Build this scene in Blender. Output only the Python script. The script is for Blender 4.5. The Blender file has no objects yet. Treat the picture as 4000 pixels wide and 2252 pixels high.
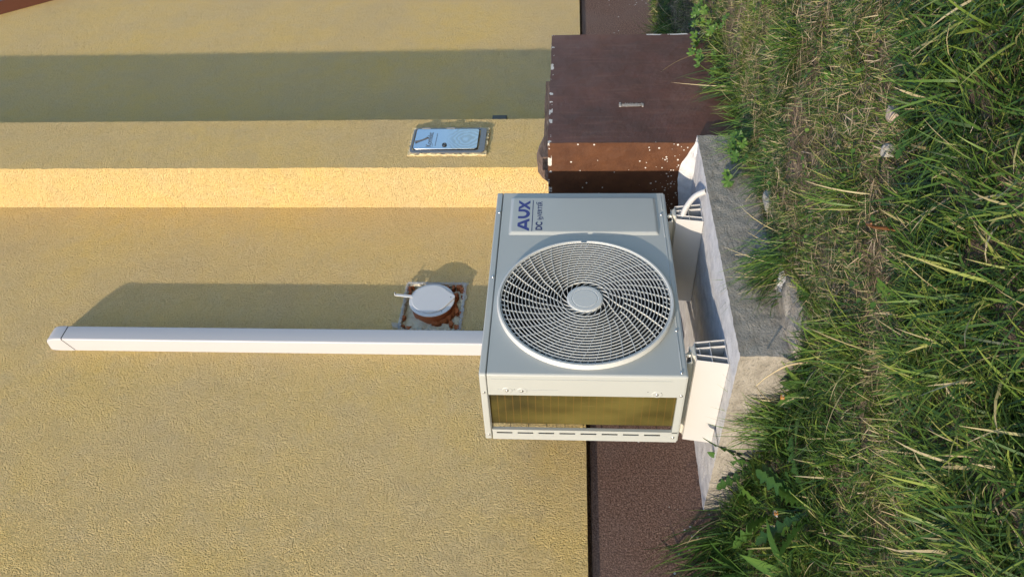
import bpy, math, random
import numpy as np
from mathutils import Vector, Matrix, noise as mnoise
random.seed(7); rng = np.random.default_rng(11)
SC = bpy.context.scene
COL = SC.collection
rad = math.radians

# ------------------------------------------------------------------ camera (a phone held on its side)
yaw, pitch, roll = 0.7921, 0.0671, 0.0071
fw = Vector((math.sin(yaw)*math.cos(pitch), math.cos(yaw)*math.cos(pitch), math.sin(pitch)))
rt = Vector((math.cos(yaw), -math.sin(yaw), 0)); up = rt.cross(fw)
r2 = rt*math.cos(roll) + up*math.sin(roll); u2 = -rt*math.sin(roll) + up*math.cos(roll)
cam = bpy.data.cameras.new('camera'); camo = bpy.data.objects.new('camera', cam); COL.objects.link(camo)
cam.sensor_width = 36; cam.lens = 3144.45/4000*36; cam.clip_start = 0.02; cam.clip_end = 500
mx, my, mz = -u2, r2, -fw
camo.matrix_world = Matrix(((mx.x, my.x, mz.x, -1.323), (mx.y, my.y, mz.y, -1.6194), (mx.z, my.z, mz.z, 0.3103), (0, 0, 0, 1)))
SC.camera = camo

# ------------------------------------------------------------------ light
SUN = Vector((0.9100, 0.1870, -0.3704)).normalized()
sl = bpy.data.lights.new('sun', 'SUN'); so = bpy.data.objects.new('sun', sl); COL.objects.link(so)
sl.energy = 3.05; sl.angle = rad(0.5); sl.color = (1.0, 0.84, 0.64)
so.rotation_euler = SUN.to_track_quat('-Z', 'Y').to_euler()
W = bpy.data.worlds.new('World'); SC.world = W; W.use_nodes = True
nt = W.node_tree; bg = nt.nodes['Background']
sky = nt.nodes.new('ShaderNodeTexSky'); sky.sky_type = 'NISHITA'; sky.sun_disc = False
sky.sun_elevation = math.asin(-SUN.z); sky.sun_rotation = math.atan2(-SUN.x, -SUN.y)
nt.links.new(sky.outputs[0], bg.inputs[0]); bg.inputs[1].default_value = 0.15; sky.ozone_density = 3.4; sky.dust_density = 0.6
SC.view_settings.view_transform = 'Standard'; SC.view_settings.look = 'None'
SC.view_settings.exposure = 1.08; SC.view_settings.gamma = 1

# ------------------------------------------------------------------ helpers
class MB:
    def __init__(s): s.v = []; s.f = []; s.m = []; s.cm = 0
    def add(s, vs, fs):
        b = len(s.v); s.v += [tuple(p) for p in vs]
        s.f += [tuple(i+b for i in f) for f in fs]; s.m += [s.cm]*len(fs); return s
    def box(s, x0, x1, y0, y1, z0, z1):
        vs = [(x, y, z) for z in (z0, z1) for y in (y0, y1) for x in (x0, x1)]
        return s.add(vs, [(0,2,3,1), (4,5,7,6), (0,1,5,4), (2,6,7,3), (0,4,6,2), (1,3,7,5)])
    def prism(s, poly, axis, a, b):
        # poly: list of 2D points in the other two axes (ordered x,y,z without axis)
        def P(p, t):
            q = list(p); q.insert(axis, t); return tuple(q)
        n = len(poly); vs = [P(p, a) for p in poly] + [P(p, b) for p in poly]
        fs = [tuple(range(n))[::-1], tuple(range(n, 2*n))] + [(i, (i+1) % n, n+(i+1) % n, n+i) for i in range(n)]
        return s.add(vs, fs)
    def lathe(s, prof, cx, cz, n=64, a0=0, a1=2*math.pi, axis='y', closed_prof=False):
        # prof: (r, y) pairs turned round the y axis through (cx, cz)
        full = abs(a1-a0-2*math.pi) < 1e-6; k = n if full else n+1; m = len(prof); vs = []
        for i in range(k):
            a = a0+(a1-a0)*i/n
            for r, y in prof:
                vs.append((cx+r*math.cos(a), y, cz+r*math.sin(a)))
        fs = []
        for i in range(n):
            j = (i+1) % k
            for q in range(m if closed_prof else m-1):
                p = (q+1) % m; fs.append((i*m+q, i*m+p, j*m+p, j*m+q))
        if not full and closed_prof:
            fs.append(tuple(range(m))); fs.append(tuple(range((k-1)*m, k*m))[::-1])
        return s.add(vs, fs)
    def tube(s, path, r, n=10, cap=True):
        path = [Vector(p) for p in path]; vs = []; fs = []
        rr = r if isinstance(r, (list, tuple)) else [r]*len(path)
        ref = Vector((0, 0, 1))
        for i, p in enumerate(path):
            t = (path[min(i+1, len(path)-1)]-path[max(i-1, 0)]).normalized()
            if abs(t.dot(ref)) > .95: ref = Vector((1, 0, 0))
            a = t.cross(ref).normalized(); b = t.cross(a)
            for q in range(n):
                an = 2*math.pi*q/n; vs.append(p+(a*math.cos(an)+b*math.sin(an))*rr[i])
        for i in range(len(path)-1):
            for q in range(n):
                p = (q+1) % n; fs.append((i*n+q, i*n+p, (i+1)*n+p, (i+1)*n+q))
        if cap: fs.append(tuple(range(n))); fs.append(tuple(range((len(path)-1)*n, len(path)*n))[::-1])
        return s.add(vs, fs)
    def roughbox(s, x0, x1, y0, y1, z0, z1, cell, amp, freq, seed=0, mats=None, skip=()):
        """box of gridded faces, pushed about by smooth noise so that the edges wander"""
        o = Vector((seed*3.1, seed*1.7, seed*2.3)); L = [(x0, x1), (y0, y1), (z0, z1)]
        def D(p):
            v = Vector(p); return v+mnoise.noise_vector(v*freq+o)*amp+mnoise.noise_vector(v*freq*3.1+o)*amp*.5
        for ax in range(3):
            u, w = [(1, 2), (2, 0), (0, 1)][ax]
            nu = max(1, int((L[u][1]-L[u][0])/cell)); nw = max(1, int((L[w][1]-L[w][0])/cell))
            for side in (0, 1):
                key = 'xyz'[ax]+'-+'[side]
                if key in skip: continue
                vs = []
                for i in range(nu+1):
                    for j in range(nw+1):
                        p = [0, 0, 0]; p[ax] = L[ax][side]
                        p[u] = L[u][0]+(L[u][1]-L[u][0])*i/nu; p[w] = L[w][0]+(L[w][1]-L[w][0])*j/nw
                        vs.append(D(p))
                fs = []
                for i in range(nu):
                    for j in range(nw):
                        a = i*(nw+1)+j; q = (a, a+nw+1, a+nw+2, a+1); fs.append(q if side else q[::-1])
                if mats: s.cm = mats.get(key, 0)
                s.add(vs, fs)
        return s
    def build(s, name, mat, parent=None, loc=None, bevel=0, smooth=True, sharp=35, seg=2):
        me = bpy.data.meshes.new(name); me.from_pydata(s.v, [], s.f)
        mats = mat if isinstance(mat, list) else [mat]
        for m in mats: me.materials.append(m)
        if len(mats) > 1: me.polygons.foreach_set('material_index', s.m)
        if smooth:
            me.polygons.foreach_set('use_smooth', [True]*len(me.polygons)); me.set_sharp_from_angle(angle=rad(sharp))
        me.update()
        o = bpy.data.objects.new(name, me); COL.objects.link(o)
        if parent:
            o.parent = parent
            if parent.type == 'EMPTY' and not parent.get('_local'): o.matrix_parent_inverse = Matrix.Translation(-parent.location)
        if loc: o.location = loc
        if bevel:
            b = o.modifiers.new('Bevel', 'BEVEL'); b.width = bevel; b.segments = seg; b.limit_method = 'ANGLE'; b.angle_limit = rad(40)
            b.harden_normals = False
        return o

def tag(o, label=None, cat=None, group=None, kind=None):
    if label: o['label'] = label
    if cat: o['category'] = cat
    if group: o['group'] = group
    if kind: o['kind'] = kind
    return o
def thing(name, label, cat, loc=(0, 0, 0), group=None, local=False):
    o = bpy.data.objects.new(name, None); COL.objects.link(o); o.location = loc; o.empty_display_size = .05
    if local: o['_local'] = 1
    return tag(o, label, cat, group)
def copy_tree(o, parent=None):
    c = o.copy(); COL.objects.link(c)
    if parent: c.parent = parent
    for ch in list(o.children): copy_tree(ch, c)
    return c

# ------------------------------------------------------------------ materials
class NM:
    def __init__(s, name, rough=.6, metal=0, col=(.5, .5, .5), spec=.5):
        s.mat = bpy.data.materials.new(name); s.mat.use_nodes = True; s.t = s.mat.node_tree
        s.b = s.t.nodes['Principled BSDF']; s.b.inputs['Roughness'].default_value = rough; s.b.inputs['Metallic'].default_value = metal
        s.b.inputs['Specular IOR Level'].default_value = spec
        s.b.inputs['Base Color'].default_value = (*col, 1); s.co = None
    def n(s, ty, **kw):
        o = s.t.nodes.new(ty)
        for k, v in kw.items(): setattr(o, k, v)
        return o
    def l(s, a, b): s.t.links.new(a, b)
    def coord(s):
        if not s.co: s.co = s.n('ShaderNodeTexCoord').outputs['Object']
        return s.co
    def mapped(s, scale):
        m = s.n('ShaderNodeMapping'); m.inputs['Scale'].default_value = scale; s.l(s.coord(), m.inputs[0]); return m.outputs[0]
    def noise(s, scale, detail=3, rough=.55, vec=None, dist=0):
        o = s.n('ShaderNodeTexNoise'); o.inputs['Scale'].default_value = scale; o.inputs['Detail'].default_value = detail
        o.inputs['Roughness'].default_value = rough; o.inputs['Distortion'].default_value = dist
        s.l(vec or s.coord(), o.inputs['Vector']); return o.outputs['Fac']
    def voro(s, scale, feature='F1', vec=None):
        o = s.n('ShaderNodeTexVoronoi', feature=feature); o.inputs['Scale'].default_value = scale; s.l(vec or s.coord(), o.inputs['Vector']); return o
    def ramp(s, fac, stops, interp='LINEAR'):
        r = s.n('ShaderNodeValToRGB'); e = r.color_ramp.elements; r.color_ramp.interpolation = interp
        while len(e) < len(stops): e.new(.5)
        for k, (p, c) in enumerate(stops):
            e[k].position = p; c = c if isinstance(c, tuple) else (c, c, c); e[k].color = (*c, 1)
        s.l(fac, r.inputs[0]); return r.outputs[0]
    def mix(s, fac, a, b, mode='MIX'):
        m = s.n('ShaderNodeMix', data_type='RGBA', blend_type=mode)
        for k, x in ((0, fac), (6, a), (7, b)):
            if isinstance(x, (int, float)): m.inputs[k].default_value = x
            elif isinstance(x, tuple): m.inputs[k].default_value = (*x, 1)
            else: s.l(x, m.inputs[k])
        return m.outputs[2]
    def math(s, op, a, b=0.0, c=0.0):
        m = s.n('ShaderNodeMath', operation=op)
        for k, x in ((0, a), (1, b), (2, c)):
            if isinstance(x, (int, float)): m.inputs[k].default_value = x
            else: s.l(x, m.inputs[k])
        return m.outputs[0]
    def xyz(s):
        o = s.n('ShaderNodeSeparateXYZ'); s.l(s.coord(), o.inputs[0]); return o.outputs
    def color(s, c): s.l(c, s.b.inputs['Base Color']); return s
    def rough(s, c): s.l(c, s.b.inputs['Roughness']); return s
    def bump(s, h, strength=1, dist=.002, prev=None):
        b = s.n('ShaderNodeBump'); b.inputs['Strength'].default_value = strength; b.inputs['Distance'].default_value = dist
        s.l(h, b.inputs['Height'])
        if prev: s.l(prev, b.inputs['Normal'])
        s.l(b.outputs[0], s.b.inputs['Normal']); return b.outputs[0]

def plain(name, col, rough=.5, metal=0, var=.06, vs=30, bs=0, bd=.0005, spec=.5):
    m = NM(name, rough, metal, col, spec)
    d = tuple(c*(1-var) for c in col); h = tuple(min(1, c*(1+var)) for c in col)
    m.color(m.mix(m.noise(vs, 4), d, h))
    if bs: m.bump(m.noise(bs, 3), 1, bd)
    return m.mat

# yellow scratch stucco
def stucco():
    m = NM('yellow stucco', .9, spec=.15)
    big = m.ramp(m.noise(1.6, 4, .6), [(.28, (.72, .55, .29)), (.5, (.805, .598, .268)), (.72, (.845, .61, .218))])
    mid = m.mix(m.ramp(m.noise(8, 6, .7), [(.42, 0), (.72, .6)]), big, (.735, .575, .325))
    fleck = m.ramp(m.noise(150, 2), [(.3, 0.25), (.52, 0)])
    c = m.mix(fleck, mid, (.36, .25, .08))
    pit = m.ramp(m.noise(26, 2), [(.80, 0), (.82, .8)])
    m.color(m.mix(pit, c, (.12, .08, .04)))
    v = m.mapped((1, 1, .8))
    w = m.voro(230, 'SMOOTH_F1', vec=v); w.inputs['Smoothness'].default_value = .35
    h1 = m.math('ADD', m.math('MULTIPLY', w.outputs['Distance'], -.9), m.noise(290, 3, .6, dist=1.2))
    h = m.math('ADD', h1, m.math('MULTIPLY', m.noise(120, 3), .8))
    p = m.bump(h, 1, .0098)
    m.bump(m.math('ADD', m.noise(6, 3), m.math('MULTIPLY', m.noise(34, 4, .65), .30)), .9, .020, prev=p)
    return m.mat
STUCCO = stucco()
def base_plaster():
    m = NM('brown pebble plaster', .85, spec=.25)
    c = m.ramp(m.noise(170, 3, .7), [(.32, (.040, .021, .016)), (.5, (.135, .078, .058)), (.7, (.29, .19, .15))])
    c = m.mix(m.ramp(m.noise(3.5, 4), [(.4, 0), (.7, .55)]), c, (.15, .105, .09))
    v = m.voro(42); spl = m.math('MULTIPLY', m.math('LESS_THAN', v.outputs['Distance'], .16), m.math('GREATER_THAN', m.noise(6, 3), .57))
    z = m.xyz()[2]; spl = m.math('MULTIPLY', spl, m.math('LESS_THAN', z, .08))
    m.color(m.mix(spl, c, (.5, .48, .46)))
    m.bump(m.math('ADD', m.noise(210, 4, .65), m.math('MULTIPLY', m.noise(60, 3), .6)), 1, .004)
    return m.mat
BASE = base_plaster()
def plinth_paint():
    m = NM('brown mesh render paint', .55, spec=.4)
    c = m.ramp(m.noise(5, 5, .6), [(.3, (.068, .027, .020)), (.55, (.092, .036, .026)), (.75, (.125, .054, .038))])
    st = m.noise(60, 3, .6, vec=m.mapped((1, 1, .12)))
    c = m.mix(m.ramp(st, [(.55, 0), (.78, .35)]), c, (.19, .10, .075))
    X, Y, Z = m.xyz()
    left = m.math('LESS_THAN', X, .931)
    c = m.mix(left, c, m.ramp(m.noise(14, 4, .6), [(.3, (.058, .021, .009)), (.6, (.088, .034, .014)), (.8, (.12, .05, .022))]))  # flank gets its own oranger brown: its sun and shade put into the colour
    # paint splashes: many on the flank, few on the front
    def spl(scale, rmin, thr):
        v = m.voro(scale); rr = m.math('MULTIPLY', m.n('ShaderNodeSeparateColor').outputs[0], 1.0)
        sep = m.n('ShaderNodeSeparateColor'); m.l(v.outputs['Color'], sep.inputs[0])
        on = m.math('GREATER_THAN', sep.outputs[0], thr)
        return m.math('MULTIPLY', on, m.math('LESS_THAN', v.outputs['Distance'], m.math('MULTIPLY', sep.outputs[1], rmin)))
    low = m.math('MULTIPLY_ADD', Z, -1.6, .5)
    a = m.math('MULTIPLY', spl(44, .18, .68), left)
    b = m.math('MULTIPLY', m.math('MULTIPLY', spl(85, .27, .5), left), m.math('GREATER_THAN', m.math('ADD', low, m.math('MULTIPLY', m.noise(9), .6)), .80))
    f = m.math('MULTIPLY', m.math('GREATER_THAN', m.noise(24, 5, .7, vec=m.mapped((1, 1, 2.2))), .735), m.math('SUBTRACT', 1, left))
    edge = m.math('MULTIPLY', m.math('GREATER_THAN', Z, .362), m.math('GREATER_THAN', m.noise(34, 3), .56))
    tl = m.math('MULTIPLY', m.math('MULTIPLY', m.math('GREATER_THAN', X, 1.667), m.math('LESS_THAN', Z, .0)), m.math('GREATER_THAN', m.noise(22, 4), .5))
    s = m.math('MAXIMUM', m.math('MAXIMUM', a, b), m.math('MAXIMUM', m.math('MAXIMUM', f, edge), tl))
    m.color(m.mix(s, c, (.50, .48, .45)))
    # glass-fibre mesh ghosting through the paint
    wx = m.n('ShaderNodeTexWave', wave_type='BANDS', bands_direction='Z'); wx.inputs['Scale'].default_value = 70; wx.inputs['Distortion'].default_value = 1.5; m.l(m.coord(), wx.inputs[0])
    wz = m.n('ShaderNodeTexWave', wave_type='BANDS', bands_direction='X'); wz.inputs['Scale'].default_value = 70; wz.inputs['Distortion'].default_value = 1.5; m.l(m.coord(), wz.inputs[0])
    g = m.math('MULTIPLY', m.math('ADD', wx.outputs['Fac'], wz.outputs['Fac']), m.ramp(m.noise(4, 3), [(.4, .1), (.65, 1.0)]))
    p = m.bump(g, .5, .0006); m.bump(m.noise(12, 4), .8, .006, prev=p)
    return m.mat
PLINTH = plinth_paint()
def concrete():
    m = NM('rough concrete', .92, spec=.2)
    c = m.ramp(m.noise(22, 6, .65), [(.28, (.185, .168, .142)), (.5, (.255, .235, .20)), (.75, (.325, .30, .26))])
    m.color(m.mix(m.ramp(m.noise(160, 2), [(.3, .6), (.45, 0)]), c, (.10, .095, .09)))
    p = m.bump(m.noise(140, 4, .7), 1, .004); m.bump(m.noise(38, 4, .6, vec=m.mapped((.6, 1, 1.8))), 1, .0045, prev=p); return m.mat
CONC = concrete()
def whitewash():
    m = NM('whitewashed concrete', .9, spec=.2)
    c = m.ramp(m.noise(30, 5, .65), [(.3, (.40, .40, .405)), (.55, (.51, .51, .515)), (.75, (.58, .58, .58))])
    m.color(m.mix(m.ramp(m.noise(70, 5, .7), [(.66, 0), (.76, .7)]), c, (.20, .19, .18)))
    m.bump(m.noise(230, 3, .7), 1, .0030); return m.mat
WASH = whitewash()
AC = plain('light grey powder coat', (.335, .353, .345), .38, var=.05, vs=6, bs=700, bd=.00015)
GRILL = plain('grey white grille plastic', (.47, .48, .465), .45, var=.02)
PLAST = plain('white plastic', (.41, .405, .40), .36, var=.012, vs=14)
CONDUIT = plain('white trunking plastic', (.40, .40, .42), .33, var=.012, vs=10)
DARK = plain('dark cavity plastic', (.007, .0072, .008), .6)
FANM = plain('dark fan plastic', (.012, .0125, .014), .45)
ZINC = plain('zinc plated steel', (.62, .62, .62), .28, 1, var=.1, vs=200)
CREAM = plain('cream coated steel', (.46, .445, .39), .4, var=.03)
BLUE = plain('blue print', (.012, .018, .17), .4, var=.02)
NAVY = plain('dark blue print', (.010, .013, .09), .4, var=.02)
BLACK = plain('black plastic', (.012, .012, .012), .5)
LIDM = plain('pale grey plastic', (.48, .49, .51), .42, var=.03, vs=40)
PIPE = plain('orange drain plastic', (.36, .105, .035), .42, var=.15, vs=25)
FOAM = plain('rusty orange foam', (.30, .085, .022), .8, var=.4, vs=60, bs=180, bd=.003)
MORTAR = plain('grey white mortar', (.54, .49, .38), .95, var=.2, vs=45, bs=130, bd=.005, spec=.2)
FIBRE = plain('grey reinforcing mesh fibre', (.40, .42, .46), .7, var=.3, vs=90)
SOFFIT = plain('brown soffit panel', (.085, .030, .020), .45, var=.1)
WOOD = NM('weathered wood', .85); WOOD.color(WOOD.ramp(WOOD.noise(30, 5, .7, vec=WOOD.mapped((.5, 3, 4))), [(.3, (.05, .032, .024)), (.55, (.15, .10, .075)), (.75, (.30, .235, .19))])); WOOD.bump(WOOD.noise(60, 5, .7, vec=WOOD.mapped((.4, 2, 3))), 1, .006); WOOD = WOOD.mat
def coilmat():
    m = NM('gold coated aluminium fins', .42, .55)
    X, Y, Z = m.xyz()
    fr = m.math('FRACT', m.math('MULTIPLY', Z, 1/.0205))
    line = m.math('LESS_THAN', fr, .10)
    patch = m.noise(6, 3, .6, vec=m.mapped((1, 1, .45)))
    c = m.ramp(patch, [(.36, (.042, .035, .009)), (.5, (.095, .078, .017)), (.66, (.16, .135, .034))])
    scr = m.ramp(m.noise(120, 3, .6, vec=m.mapped((1, 3, .12))), [(.64, 0), (.72, .7)])
    c = m.mix(scr, c, (.26, .22, .09))
    m.color(m.mix(m.math('MULTIPLY', line, .4), c, (.24, .135, .035)))
    wv = m.n('ShaderNodeTexWave', wave_type='BANDS', bands_direction='Y'); wv.inputs['Scale'].default_value = 170; m.l(m.coord(), wv.inputs[0])
    m.bump(wv.outputs['Fac'], .5, .0006); return m.mat
COIL = coilmat()
def doormat():
    m = NM('polished steel door', .22, 1, (.29, .315, .36))
    wv = m.n('ShaderNodeTexWave', wave_type='RINGS', rings_direction='SPHERICAL'); wv.inputs['Scale'].default_value = 17
    wv.inputs['Distortion'].default_value = 11; wv.inputs['Detail'].default_value = 2
    mp = m.n('ShaderNodeMapping'); mp.inputs['Location'].default_value = (-1.622, -.38, -.742); m.l(m.coord(), mp.inputs[0]); m.l(mp.outputs[0], wv.inputs[0])
    X, Y, Z = m.xyz(); low = m.ramp(Z, [(.80, 1), (.84, 0)])
    m.color(m.mix(m.math('MULTIPLY', m.math('MULTIPLY', wv.outputs['Fac'], low), .45), (.29, .315, .36), (.15, .14, .12)))
    m.bump(m.math('ADD', m.math('MULTIPLY', m.math('MULTIPLY', wv.outputs['Fac'], low), .2), m.noise(5, 2)), .12, .004); return m.mat
DOOR = doormat()
STEEL = plain('brushed steel frame', (.13, .135, .15), .4, .3, var=.12, vs=60)
def soil():
    m = NM('soil', .95, spec=.15)
    c = m.ramp(m.noise(14, 6, .7), [(.3, (.065, .05, .036)), (.5, (.135, .105, .078)), (.7, (.23, .18, .14))])
    c = m.mix(m.ramp(m.noise(90, 4, .7), [(.5, 0), (.7, .6)]), c, (.25, .185, .115))
    # far lawn reads green
    L = m.n('ShaderNodeVectorMath', operation='LENGTH'); m.l(m.coord(), L.inputs[0])
    m.color(m.mix(m.ramp(m.math('MULTIPLY', L.outputs['Value'], .1), [(.45, 0), (.75, 1)]), c, m.ramp(m.noise(3, 6), [(.35, (.03, .05, .014)), (.65, (.06, .095, .025))])))
    m.bump(m.noise(70, 5, .7), 1, .012); return m.mat
SOIL = soil()
def grassmat(name, stops, trans=.30, rough=.45):
    m = NM(name, rough, spec=.3)
    a = m.n('ShaderNodeAttribute', attribute_name='hue')
    c = m.ramp(a.outputs['Fac'], stops)
    m.color(c)
    tr = m.n('ShaderNodeBsdfTranslucent'); m.l(c, tr.inputs[0])
    mx_ = m.n('ShaderNodeMixShader'); mx_.inputs[0].default_value = trans
    out = m.t.nodes['Material Output']
    m.l(m.b.outputs[0], mx_.inputs[1]); m.l(tr.outputs[0], mx_.inputs[2]); m.l(mx_.outputs[0], out.inputs[0]); return m.mat
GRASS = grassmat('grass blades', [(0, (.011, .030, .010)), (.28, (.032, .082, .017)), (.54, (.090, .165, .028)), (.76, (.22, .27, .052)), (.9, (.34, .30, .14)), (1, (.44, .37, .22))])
STRAW = grassmat('dry straw', [(0, (.14, .10, .06)), (.4, (.29, .215, .125)), (.75, (.44, .34, .21)), (1, (.55, .45, .31))], .15, .6)
LEAF = grassmat('weed leaves', [(0, (.020, .058, .020)), (.35, (.04, .10, .022)), (.7, (.085, .165, .028)), (1, (.19, .24, .05))], .28, .42)

# ------------------------------------------------------------------ ground
def hgt(x, y):
    x = np.asarray(x, float); y = np.asarray(y, float)
    h = -.262+.010*np.sin(x*3.1+1)*np.cos(y*2.7)+.006*np.sin(x*11+y*7)+.004*np.sin(x*23-y*19)
    t = np.clip((-.02-x)/.10, 0, 1)*np.clip((y-.0)/.5, 0, 1)
    h = h+.095*t
    t2 = np.clip((x-1.68)/.4, 0, 1)*np.clip((y+.1)/.6, 0, 1)
    return h+.05*t2
def axis(a, b, step, far, k=14):
    core = list(np.arange(a, b+1e-6, step)); o = [far*((i/k)**2.2) for i in range(1, k+1)]
    return [a-q for q in o[::-1]]+core+[b+q for q in o]
gx = axis(-1.4, 4.2, .035, 120); gy = axis(-1.8, .8, .035, 120)
X, Y = np.meshgrid(gx, gy, indexing='ij'); Z = hgt(np.clip(X, -3, 6), np.clip(Y, -4, .7))
g = MB(); ny = len(gy)
g.add(np.stack([X.ravel(), Y.ravel(), Z.ravel()], -1).tolist(), [(i*ny+j, (i+1)*ny+j, (i+1)*ny+j+1, i*ny+j+1) for i in range(len(gx)-1) for j in range(ny-1)])
tag(g.build('ground', SOIL, sharp=180), kind='structure')

# ------------------------------------------------------------------ house
house = thing('house', 'yellow stucco house with a brown pebble plaster base and a projecting pilaster', 'house', (1.0, .6, -.26))
def jag(x0, x1, z0, z1, step):                     # wall slab whose free edges wander a little
    pass
HX0, HX1, HZ0, HZ1 = .702, .944, .708, .938
w = MB()                                           # with the ragged hole round the pipe
w.box(-14, HX0, .6, 1.0, .2412, 6.2); w.box(HX1, 14, .6, 1.0, .2412, 6.2); w.box(HX0, HX1, .6, 1.0, .2412, HZ0); w.box(HX0, HX1, .6, 1.0, HZ1, 6.2); w.box(HX0, HX1, .66, 1.0, HZ0, HZ1)
w.build('stucco_wall', STUCCO, house)
b = MB(); b.box(-14, 14, .618, 1.0, -.5, .2275); b.box(-14, 14, .68, 1.0, .2275, .2412)
b.build('base_wall', BASE, house)
# pilaster: jagged long corners
PX0, PX1, PY = 1.4306, 1.797, .385
p = MB(); zs = np.arange(.3745, 6.2, .012); n = len(zs)
rows = []
for z in zs:
    j = lambda k: mnoise.noise(Vector((z*42, k*9.7, 0)))*.0022+mnoise.noise(Vector((z*160, k*3.3, 4)))*.0012
    rows += [(PX0, .6, z), (PX0+j(1), PY+j(2), z), ((PX0+PX1)/2, PY, z), (PX1+j(3), PY+j(4), z), (PX1, .6, z)]
p.add(rows, [(i*5+k, i*5+k+1, (i+1)*5+k+1, (i+1)*5+k) for i in range(n-1) for k in range(4)]+[(0, 4, 3, 2, 1)])
p.build('pilaster', STUCCO, house, sharp=40)
b = MB(); b.box(1.678, 1.79, .40, .634, -.5, .373); b.build('pilaster_base', BASE, house)
# sloping roof soffit with slotted vents, seen in the corner
sd = Vector((.2048, 0, -.2726)).normalized(); nn = Vector((-sd.z, 0, sd.x))   # along the rake; nn points up and outwards
o0 = Vector((3.3728, .6, 3.9238))
so_ = MB()
def rake(m, a0, a1, b0, b1, y0, y1):
    vs = [o0+sd*a+nn*b_+Vector((0, y-.6, 0)) for b_ in (b0, b1) for y in (y0, y1) for a in (a0, a1)]
    m.add(vs, [(0,2,3,1), (4,5,7,6), (0,1,5,4), (2,6,7,3), (0,4,6,2), (1,3,7,5)])
rake(so_, -4, 4, 0, .5, .52, .6)
sof = so_.build('roof_soffit', SOFFIT, house, bevel=.004)
for k in range(-3, 12):
    s_ = MB(); a = -.02+k*.075; rake(s_, a, a+.012, .045, .16, .5195, .523); s_.build('vent_slot', BLACK, sof)
# mortar patch round the pipe
mp = MB(); mp.roughbox(.698, .948, .618, .64, .704, .942, .006, .009, 38, 2, skip=('y+',))
patch = mp.build('mortar_patch', MORTAR, house, sharp=60)
fsp = [(.925, .93), (.934, .918), (.905, .925), (.912, .934), (.93, .80), (.927, .775), (.90, .714), (.86, .710), (.93, .85), (.934, .732), (.92, .72), (.72, .925), (.712, .905), (.765, .933), (.735, .745), (.80, .728), (.715, .72), (.79, .712), (.917, .88), (.93, .755), (.884, .742)]
for i, (x, z) in enumerate(fsp):
    r = .0045+.0055*random.random(); fo = MB(); a = random.uniform(.7, 1.7); x = min(max(x, .708), .938); z = min(max(z, .714), .932)
    fo.roughbox(x-r*a, x+r*a, .5985-.004*random.random(), .622, z-r/a, z+r/a, r*.4, r*.6, 70, i); fo.build('foam_bit', FOAM, patch, sharp=180)
fo = MB(); fo.lathe([(.0800, .626), (.0802, .606), (.087, .600), (.094, .608), (.096, .626)], .831, .8255, 60, rad(-175), rad(20), closed_prof=True)
fo.v = [tuple(Vector(p)+mnoise.noise_vector(Vector(p)*70)*.008) for p in fo.v]; fo.build('foam_collar', FOAM, patch, sharp=180)
for k, (xa, xb, za, zb2) in enumerate(((HX0-.006, HX0+.006, HZ0-.01, HZ1+.01), (HX1-.006, HX1+.006, HZ0-.01, HZ1+.01), (HX0-.01, HX1+.01, HZ0-.006, HZ0+.005), (HX0-.01, HX1+.01, HZ1-.005, HZ1+.006))):
    rm = MB(); rm.roughbox(xa, xb, .5992, .63, za, zb2, .004, .011, 45, 31+k); rm.build('broken_edge', MORTAR, patch, sharp=60)
fi = MB()
def fibre(x0, z0, x1, z1): fi.tube([(x0, .5935, z0), (x1, .592+random.uniform(-.004, .001), z1)], .0008, 5)
for k in range(34):
    z = .708+.226*k/33; fibre(.935+random.uniform(-.002, .003), z, .95+random.uniform(-.004, .004), z+random.uniform(-.002, .002)); 
    if k % 2: fibre(.704, z, .694+random.uniform(-.003, .003), z)
for k in range(46):
    x = .70+.24*k/45; fibre(x, .712+random.uniform(-.003, .003), x+random.uniform(-.002, .002), .702+random.uniform(-.004, .004))
    fibre(x, .932, x+random.uniform(-.002, .002), .941+random.uniform(-.003, .004))
for z in (.704, .709, .937, .941): fibre(.70, z, .945, z+random.uniform(-.002, .002))
for x in (.939, .944, .949): fibre(x, .706, x, .936)
for k in range(7): fibre(.70+.004*k, .932, .705+.004*k, .965+random.uniform(-.006, .006))
fi.build('reinforcing_mesh', FIBRE, house)

# ------------------------------------------------------------------ brown block beside the house
pl = thing('plinth_block', 'brown painted rendered block at the foot of the pilaster, speckled with white paint', 'plinth', (1.3, .2, -.26))
m = MB(); m.roughbox(.926, 1.676, -.08, .62, -.45, .374, .02, .0022, 7, 3, skip=('z-',)); m.build('block', PLINTH, pl, sharp=50)
m = MB()
for k in range(26):
    z = .004+.080*random.random(); x = 1.264+.022*random.random()
    if k % 2: m.tube([(1.264+.004*random.random(), -.0815, z), (1.282+.006*random.random(), -.0812, z+random.uniform(-.003, .003))], .0008, 5)
    else: m.tube([(x, -.0815, .004+.02*random.random()), (x+random.uniform(-.002, .002), -.0812, .06+.026*random.random())], .0008, 5)
m.roughbox(1.264, 1.288, -.0825, -.079, .078, .085, .004, .0022, 70, 5); m.roughbox(1.264, 1.284, -.0825, -.079, .000, .006, .004, .0022, 70, 6)
m.v = [(x-.118, y, z*1.0+.0445) for x, y, z in m.v]
tag(m.build('frayed_chip', plain('frayed dirty fibre', (.27, .25, .23), .8, var=.4, vs=120), pl), 'frayed white rectangular tear in the brown paint')
fl = MB(); ys = np.arange(-.10, .60, .012)
rows = []
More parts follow.
